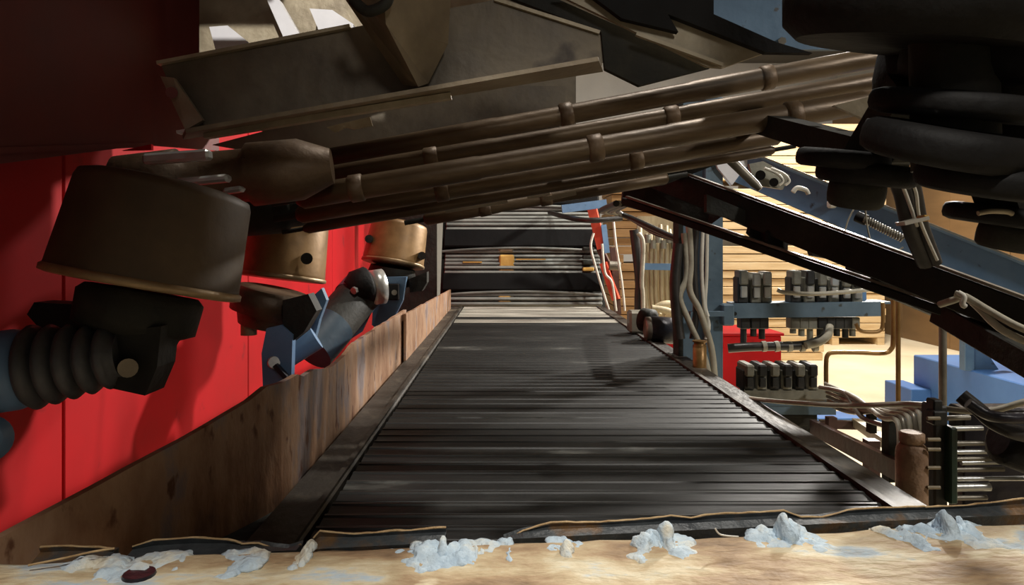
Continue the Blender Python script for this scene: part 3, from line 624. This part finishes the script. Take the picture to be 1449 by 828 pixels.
obj('back_plate', MB().box(P(935, 405, 5.05), (.34, .03, 1.0)), 'hose_tan', hb)
hose('thick_hose', [P(897, 325, 4.6), P(900, 350, 4.6), P(905, 400, 4.6), P(904, 442, 4.6), V(P(904, 442, 4.6).x, 4.6, FZ)], .03, 'hose_black', 'thick dark hose hanging left of the tan hose rack')
hose('thick_hose', [P(903, 330, 4.55), P(910, 345, 4.55), P(908, 400, 4.55), P(910, 440, 4.55), V(P(910, 440, 4.55).x, 4.55, FZ)], .014, 'hose', 'slim grey hose against the thick dark hose')
# dark cables swooping from overhead to the column
for k, lb in enumerate(('uppermost', 'second', 'third', 'fourth', 'lowest')):
    hose('swooping_cable', [P(872+k*4, 288, 2.52), P(850+k*6, 299, 3.4), P(880+k*4, 303+k*2, 3.5), P(915+k*3, 318+k*3, 3.4), P(950+k*2, 338+k*1.5-4, 3.3), P(968, 340+k*3, 3.25)], .012, 'hose_black' if k % 2 == 0 else 'hose', '%s of the dark cables swooping from the overhead beam to the column' % lb, 'cable', 'cables swooping to the column')
# hoses on the column
for pts, r, m, lb in (
    ([(968, 330), (972, 390), (962, 420), (975, 455), (995, 500), (1003, 530)], .013, 'hose', 'grey hose bending in an S down the column face'),
    ([(975, 320), (978, 370), (976, 410), (990, 440), (1006, 490), (1011, 532)], .014, 'hose', 'grey hose to the right of the S-shaped hose'),
    ([(995, 318), (993, 380), (996, 430), (1003, 460), (999, 480)], .008, 'hose_white', 'thin white cable hanging down the column web'),
    ([(1001, 318), (1000, 390), (998, 430), (1002, 448)], .007, 'hose_white', 'thin white cable along the column edge'),
    ([(960, 345), (955, 400), (958, 450), (962, 480)], .022, 'hose_black', 'thick black hose left of the column'),
    ([(985, 322), (982, 380), (985, 440), (980, 480)], .014, 'hose_black', 'black hose running down the column web')):
    hose('column_hose', [P(px, py, 2.93-.01*i) for i, (px, py) in enumerate(pts)], r, m, lb)
mo = thing('dark_motor', 'black cylindrical motor lying beside the conveyor below the hose rack', 'motor', P(935, 485, 3.6))
obj('motor_body', MB().lathe(P(918, 466, 3.5), P(978, 470, 3.5), [(0, .05), (.05, .066), (.75, .066), (.8, .055), (1, .045)], 24), 'purple_dark', mo)
obj('gear_wheel', MB().lathe(P(908, 452, 3.6), P(925, 455, 3.55), [(0, .04), (.1, .06), (.9, .06), (1, .04)], 18), 'grime', mo)
obj('end_ring', MB().lathe(P(912, 466, 3.5), P(920, 466, 3.5), [(0, .04), (.2, .062), (1, .062)], 24), 'pipe', mo)
obj('bearing_block', MB().box(P(902, 455, 3.8), (.10, .10, .12), bev=.012), 'pipe', mo)
obj('brass_cylinder', MB().lathe(P(990, 525, 2.75), P(990, 482, 2.75), [(0, .026), (.85, .026), (.86, .022), (.95, .022), (.96, .028), (1, .028)], 20), 'copper', None, 'brass cylinder standing at the foot of the column hoses', 'cylinder')
rbx = thing('red_bin', 'red steel bin on the floor behind the valve rails', 'bin', (2.5, 7.5, FZ))
obj('bin_body', MB().box((2.42, 7.3, -.71), (.58, .7, .58), bev=.01), 'red', rbx)
obj('bin_lid', MB().box((2.42, 7.3, -.405), (.62, .74, .03), bev=.006), 'red', rbx)
obj('red_pillar', MB().box(P(957, 500, 5.0)+V(0, 0, -.35), (.18, .12, .9), bev=.006), 'red', None, 'red steel stand under the motor beside the conveyor', 'stand')

# orange-red posts at the end of the riser
op = thing('orange_frame', 'orange-red slanted posts at the right side of the rising conveyor', 'frame', P(855, 440, 5.45))
obj('post', MB().bar(P(838, 296, 5.5), P(852, 352, 5.48), .06, .07), 'orange', op)
obj('post', MB().bar(P(854, 372, 5.42), P(872, 424, 5.38), .05, .055), 'orange', op)
obj('post', MB().bar(P(848, 350, 5.5), P(868, 392, 5.46), .05, .05), 'maroon', op)
obj('post', MB().bar(P(868, 350, 5.42), P(874, 445, 5.42), .05, .05), 'maroon', op)
obj('blue_bar', MB().bar(P(854, 318, 5.40), P(859, 358, 5.40), .03, .04), 'machine_blue', op)
obj('cross_clevis', MB().cyl(P(862, 376, 5.30), P(878, 377, 5.30), .035, seg=14), 'pipe', op)
obj('top_plate', MB().bar(P(795, 296, 5.3), P(858, 288, 5.3), .05, .06), 'machine_blue', op)
for i, (pts, lb) in enumerate((([(840, 330), (836, 350), (845, 385), (862, 440)], 'white hose bowing left of the orange posts'),
                     ([(852, 345), (856, 385), (866, 400), (872, 440)], 'white hose between the orange posts'),
                     ([(868, 312), (872, 350), (880, 400), (884, 440)], 'white hose right of the orange posts'))):
    hose('pale_hose', [P(px, py, 5.2) for px, py in pts], .009, 'hose_white', lb)
hose('dark_cable', [P(778, 301, 5.78), P(805, 308, 5.3), P(835, 312, 5.0), P(880, 309, 5.0)], .02, 'hose_black', 'dark cable sagging across the top of the rising conveyor', 'cable')

# valve rails
def valve(loc, w_, h_, d_, m, lab, top='valve_grey'):
    t_ = thing('hydraulic_valve', lab, 'valve', loc, 'hydraulic valves on the rails')
    x, y, z = loc
    obj('valve_body', MB().box((x, y, z+h_*.40), (w_, d_, h_*.8), bev=.005), m, t_)
    obj('solenoid', MB().box((x, y-.008, z+h_*.78), (w_*.8, d_*1.15, h_*.44), bev=.006), 'bare_steel' if 'silver' in lab or 'white' in lab else 'valve_black' if m != 'valve_black' else 'valve_grey', t_)
    obj('connector', MB().box((x, y-d_*.5-.006, z+h_*.35), (w_*.6, .014, h_*.35), bev=.003), top, t_)
    for s_ in (-1, 1): obj('port_fitting', MB().cyl((x+s_*w_*.25, y-d_*.2, z-.001), (x+s_*w_*.25, y-d_*.2, z+.02), .008, seg=8), 'valve_grey', t_)
    return t_
YR = 3.0
ra = thing('valve_rail', 'upper grey-blue valve rail bolted to the column', 'rail', P(1140, 440, YR))
obj('front_plate', MB().bar(P(1034, 440, YR), P(1250, 437, YR), .012, .062), 'column', ra)
obj('shelf', MB().bar(P(1034, 430, YR+.06), P(1250, 427, YR+.06), .12, .01), 'column', ra)
obj('upright_plate', MB().bar(P(1050, 421, YR+.10), P(1090, 421, YR+.10), .012, .06).bar(P(1112, 418, YR+.10), P(1225, 415, YR+.10), .012, .06), 'machine_blue', ra)
obj('bolt_head', MB().cyl(P(1040, 444, YR-.02), P(1040, 444, YR), .009, seg=6), 'grime', ra)
zt = P(1100, 430, YR+.06).z+.006
for (px, h_, m, lb) in ((1048, .14, 'valve_black', 'first valve on the upper rail, next to the column, black topped'), (1066, .13, 'valve_grey', 'second valve on the upper rail, silver capped'), (1081, .135, 'valve_grey', 'third valve on the upper rail, silver capped'),
                    (1122, .14, 'valve_black', 'fourth valve on the upper rail, after the gap'), (1141, .14, 'valve_grey', 'fifth valve on the upper rail'), (1158, .135, 'valve_black', 'sixth valve on the upper rail'),
                    (1175, .13, 'valve_grey', 'seventh valve on the upper rail, white knob'), (1192, .125, 'valve_black', 'eighth valve on the upper rail'), (1208, .12, 'valve_grey', 'last valve on the upper rail, far right')):
    v_ = valve(((px-VX)/F*(YR+.05), YR+.05, zt), .046, h_, .07, m, lb, 'bare_steel')
hose('rail_hose', [P(1100, 410, 2.96), P(1112, 414, 2.95), P(1150, 416, 2.95), P(1200, 413, 2.95), P(1236, 409, 2.96)], .009, 'hose', 'grey hose lying in front of the upper valves')
un = thing('fitting_row', 'row of dark fittings hanging under the upper valve rail', 'fittings', P(1140, 465, YR+.05))
for px, hpx in ((1052, 38), (1066, 26), (1078, 30), (1122, 22), (1134, 26), (1146, 32), (1160, 26), (1172, 28), (1184, 26), (1196, 28), (1206, 26)):
    p = P(px, 450, YR+.05)
    obj('fitting', MB().box(p-V(0, 0, .02), (.040, .06, .05), bev=.004).cyl(p-V(0, 0, .045), p-V(0, 0, hpx*.003), .014, seg=8), 'valve_black' if px % 3 else 'valve_grey', un)
obj('collector_hose', MB().tube([P(1030, 493, 2.98), P(1060, 491, 2.96), P(1100, 490, 2.95), P(1140, 488, 2.95), P(1165, 478, 2.98), P(1172, 466, 3.0)], .019, 10), 'hose_black', un)
for k in range(5): obj('hose_collar', MB().cyl(P(1078+k*18, 490.5, 2.95), P(1084+k*18, 490, 2.95), .022, seg=10), 'hose', un)
obj('pale_elbow', MB().tube([P(1140, 489, 2.92), P(1160, 484, 2.93), P(1172, 474, 2.96), P(1174, 462, 3.0)], .016, 10), 'hose', un)
# lower bank
YL = 2.6
rl = thing('valve_rail', 'lower grey-blue valve rail near the conveyor edge', 'rail', P(1110, 570, YL))
obj('front_plate', MB().bar(P(1040, 577, YL-.04), P(1182, 578, YL-.04), .012, .045), 'column', rl)
obj('shelf', MB().bar(P(1040, 566, YL+.02), P(1182, 566, YL+.02), .14, .012), 'column', rl)
obj('upright_plate', MB().bar(P(1050, 556, YL-.02), P(1172, 556, YL-.02), .05, .035), 'valve_grey', rl)
zl = P(1100, 551, YL).z
for k in range(6):
    px = 1054+k*17.6
    valve(((px-VX)/F*YL, YL, zl), .040, .10, .09, 'valve_black' if k % 2 == 0 else 'valve_grey', '%s dark block valve from the left on the lower rail' % ('first', 'second', 'third', 'fourth', 'fifth', 'sixth')[k], 'valve_black')
obj('fitting_row', MB().box(P(1110, 592, YL), (.22, .06, .05), bev=.006).box(P(1135, 606, YL), (.12, .05, .04), bev=.006), 'grime', None, 'dark fittings under the lower valve rail', 'fittings')

# pipes
hose('bronze_pipe', [P(1169, 548, 2.6), P(1169, 515, 2.6), P(1171, 503, 2.6), P(1180, 499, 2.6), P(1215, 499, 2.6), P(1250, 500, 2.6), P(1261, 494, 2.6), P(1264, 480, 2.6), P(1264, 418, 2.6)], .0085, 'copper', 'bronze pipe stepping up from the lower valves', 'pipe', 'bronze pipes')
hose('bronze_pipe', [P(1271, 580, 2.55), P(1271, 420, 2.55)], .0085, 'copper', 'straight vertical bronze pipe right of the stepped one', 'pipe', 'bronze pipes')
hose('bronze_pipe', [P(1211, 458, 2.9), P(1216, 467, 2.9), P(1226, 470, 2.9), P(1243, 469, 2.9), P(1249, 460, 2.9), P(1249, 428, 2.9)], .008, 'copper', 'short U-shaped bronze pipe under the upper rail end', 'pipe', 'bronze pipes')
hose('grey_pipe', [P(1334, 440, 2.1), P(1334, 600, 2.1)], .011, 'pipe', 'vertical grey pipe in front of the blue tank', 'pipe')
ords = ('first', 'second', 'third', 'fourth', 'fifth', 'sixth')
for k in range(6):
    xe = 1272+k*7.6
    hose('bundle_pipe', [P(1168+k*1.0, 543+k*6, 2.5), P(1210, 562+k*4.5, 2.2), P(xe-26, 588-k*3+2, 1.85), P(xe-7, 593-k*3, 1.72), P(xe, 606-k*3, 1.68), P(xe+1, 645, 1.66), P(xe+1, 720, 1.66)], .0065, 'pipe' if k % 2 else 'hose', '%s pipe from the left in the bundle bending down behind the rusty cylinder' % ords[k], 'pipe', 'bundle of bent pipes')
hose('crossing_pipe', [P(1160, 548, 2.4), P(1195, 556, 2.3), P(1208, 575, 2.2), P(1222, 592, 2.1), P(1250, 602, 2.0)], .0075, 'pipe', 'bent pipe crossing over the pipe bundle', 'pipe')
hose('grey_cable', [P(1062, 564, 2.2), P(1110, 569, 2.0), P(1200, 574, 1.8), P(1290, 572, 1.6), P(1350, 580, 1.5), P(1400, 582, 1.45), P(1449, 569, 1.42), P(1500, 558, 1.4)], .0065, 'hose', 'long grey cable strung across the right side over the pipes', 'cable')
rc2 = thing('rusty_cylinder', 'rusty tan upright cylinder at the right end of the conveyor', 'cylinder', P(1290, 735, 1.5))
obj('cylinder_body', MB().lathe(P(1290, 760, 1.5), P(1290, 628, 1.5), [(0, .031), (.9, .031), (.96, .029), (1, .024)], 28), 'rust_can', rc2)
obj('cap', MB().lathe(P(1290, 632, 1.5), P(1290, 611, 1.5), [(0, .022), (.3, .022), (.35, .025), (.9, .025), (1, .021)], 24), 'rust_can', rc2)
gv = thing('valve_column', 'black and green valve stack right of the rusty cylinder', 'valve', P(1328, 715, 1.5))
obj('column_body', MB().box(P(1322, 650, 1.52), (.030, .05, .24), bev=.004), 'valve_black', gv)
obj('green_plate', MB().box(P(1340, 655, 1.50), (.016, .05, .16), bev=.003), 'green', gv)
obj('top_fitting', MB().box(P(1322, 573, 1.5), (.02, .03, .026), bev=.003).box(P(1325, 590, 1.49), (.03, .03, .03), bev=.003), 'valve_black', gv)
for py in (592, 622, 636, 662, 690): obj('stud', MB().cyl(P(1312, py, 1.47), P(1330, py, 1.47), .004, seg=8), 'pale_steel', gv)
mf = thing('pipe_manifold', 'dark manifold of stacked horizontal bright rods at the lower right edge', 'manifold', P(1400, 710, 1.6))
obj('manifold_body', MB().box(P(1445, 650, 1.72), (.32, .06, .26), bev=.004), 'purple_dark', mf)
for k, (x0, x1, py) in enumerate(((1340, 1372, 592), (1340, 1390, 607), (1345, 1400, 628), (1350, 1420, 640), (1348, 1410, 650), (1360, 1430, 655), (1345, 1420, 665), (1344, 1400, 690), (1340, 1396, 705), (1345, 1449, 678))):
    obj('rod', MB().cyl(P(x0, py, 1.62), P(x1, py-1, 1.62), .006 if k != 7 else .010, seg=8), 'bare_steel' if k % 2 else 'pipe', mf)
hose('dark_hose', [P(1360, 560, 1.3), P(1385, 580, 1.28), P(1410, 600, 1.26), P(1449, 615, 1.24), P(1520, 620, 1.22)], .014, 'hose_black', 'dark hose drooping at the right edge above the manifold')
hose('dark_hose', [P(1370, 570, 1.25), P(1400, 588, 1.24), P(1449, 592, 1.22), P(1520, 586, 1.22)], .010, 'purple_dark', 'thinner dark hose just above the drooping one')
obj('black_coupling', MB().lathe(P(1412, 620, 1.3), P(1480, 640, 1.3), [(0, .03), (.1, .045), (.8, .05), (1, .04)], 20), 'rubber', None, 'black round coupling at the right edge in front of the manifold', 'coupling')

# maroon frame on legs below the pipes
mfz = thing('maroon_frame', 'dark maroon steel frame low beside the conveyor under the pipes', 'frame', (1.1, 2.2, FZ))
obj('rail', MB().bar(P(1150, 604, 2.45), P(1275, 668, 1.75), .02, .05), 'maroon', mfz)
obj('rail', MB().bar(P(1160, 600, 2.6), P(1225, 602, 2.6), .02, .03), 'maroon', mfz)
obj('rail', MB().bar(P(1212, 598, 2.6), P(1262, 632, 2.1), .03, .03), 'pale_steel', mfz)
obj('post', MB().bar(P(1176, 590, 2.5), P(1176, 612, 2.5), .03, .03, up=(0, 1, 0)), 'maroon', mfz)
obj('post', MB().bar(P(1262, 590, 1.85), P(1262, 680, 1.85), .035, .035, up=(0, 1, 0)), 'grime', mfz)
obj('post', MB().bar(P(1233, 575, 2.1), P(1233, 612, 2.1), .02, .025, up=(0, 1, 0)), 'grime', mfz)
obj('leg', MB().bar(V(P(1233, 600, 2.1).x, 2.1, -.1), V(P(1233, 600, 2.1).x, 2.1, FZ), .035, .035, up=(0, 1, 0)), 'maroon', mfz)

# blue tank
tk = thing('blue_tank', 'big light blue steel tank on the floor at the right', 'tank', (4.1, 5.0, FZ))
obj('tank_body', MB().box((4.05, 4.95, -.72), (1.3, 1.9, .56), bev=.008), 'box_blue', tk)
obj('side_step', MB().box((3.32, 5.85, -.84), (.16, .4, .32), bev=.006), 'box_blue', tk)
obj('gusset', MB().prism([P(1372, 470, 5.2), P(1376, 470, 5.2), P(1414, 524, 5.2), P(1372, 524, 5.2)], (0, .03, 0)), 'blue', tk)
obj('gusset_post', MB().box(P(1368, 495, 5.2), (.07, .07, .30), bev=.004), 'blue', tk)
obj('top_bracket', MB().bar(P(1375, 472, 5.2), P(1420, 500, 5.2), .05, .05), 'column', tk)
obj('blue_plinth', MB().box((2.85, 5.9, FZ+.03), (.6, .25, .06), bev=.004), 'box_blue', None, 'low blue painted steel plinth on the pale floor', 'plinth')
# support legs that carry the sloping rails and the manifold down to the floor
for par, q, m in ((r1, P(1482, 470, 1.57), 'grime'), (r3, P(1500, 430, 2.32), 'machine_blue'), (mf, V(1.24, 1.72, -.13), 'purple_dark')):
    obj('support_leg', MB().bar(q, V(q.x, q.y, FZ), .04, .04, up=(0, 1, 0)), m, par)
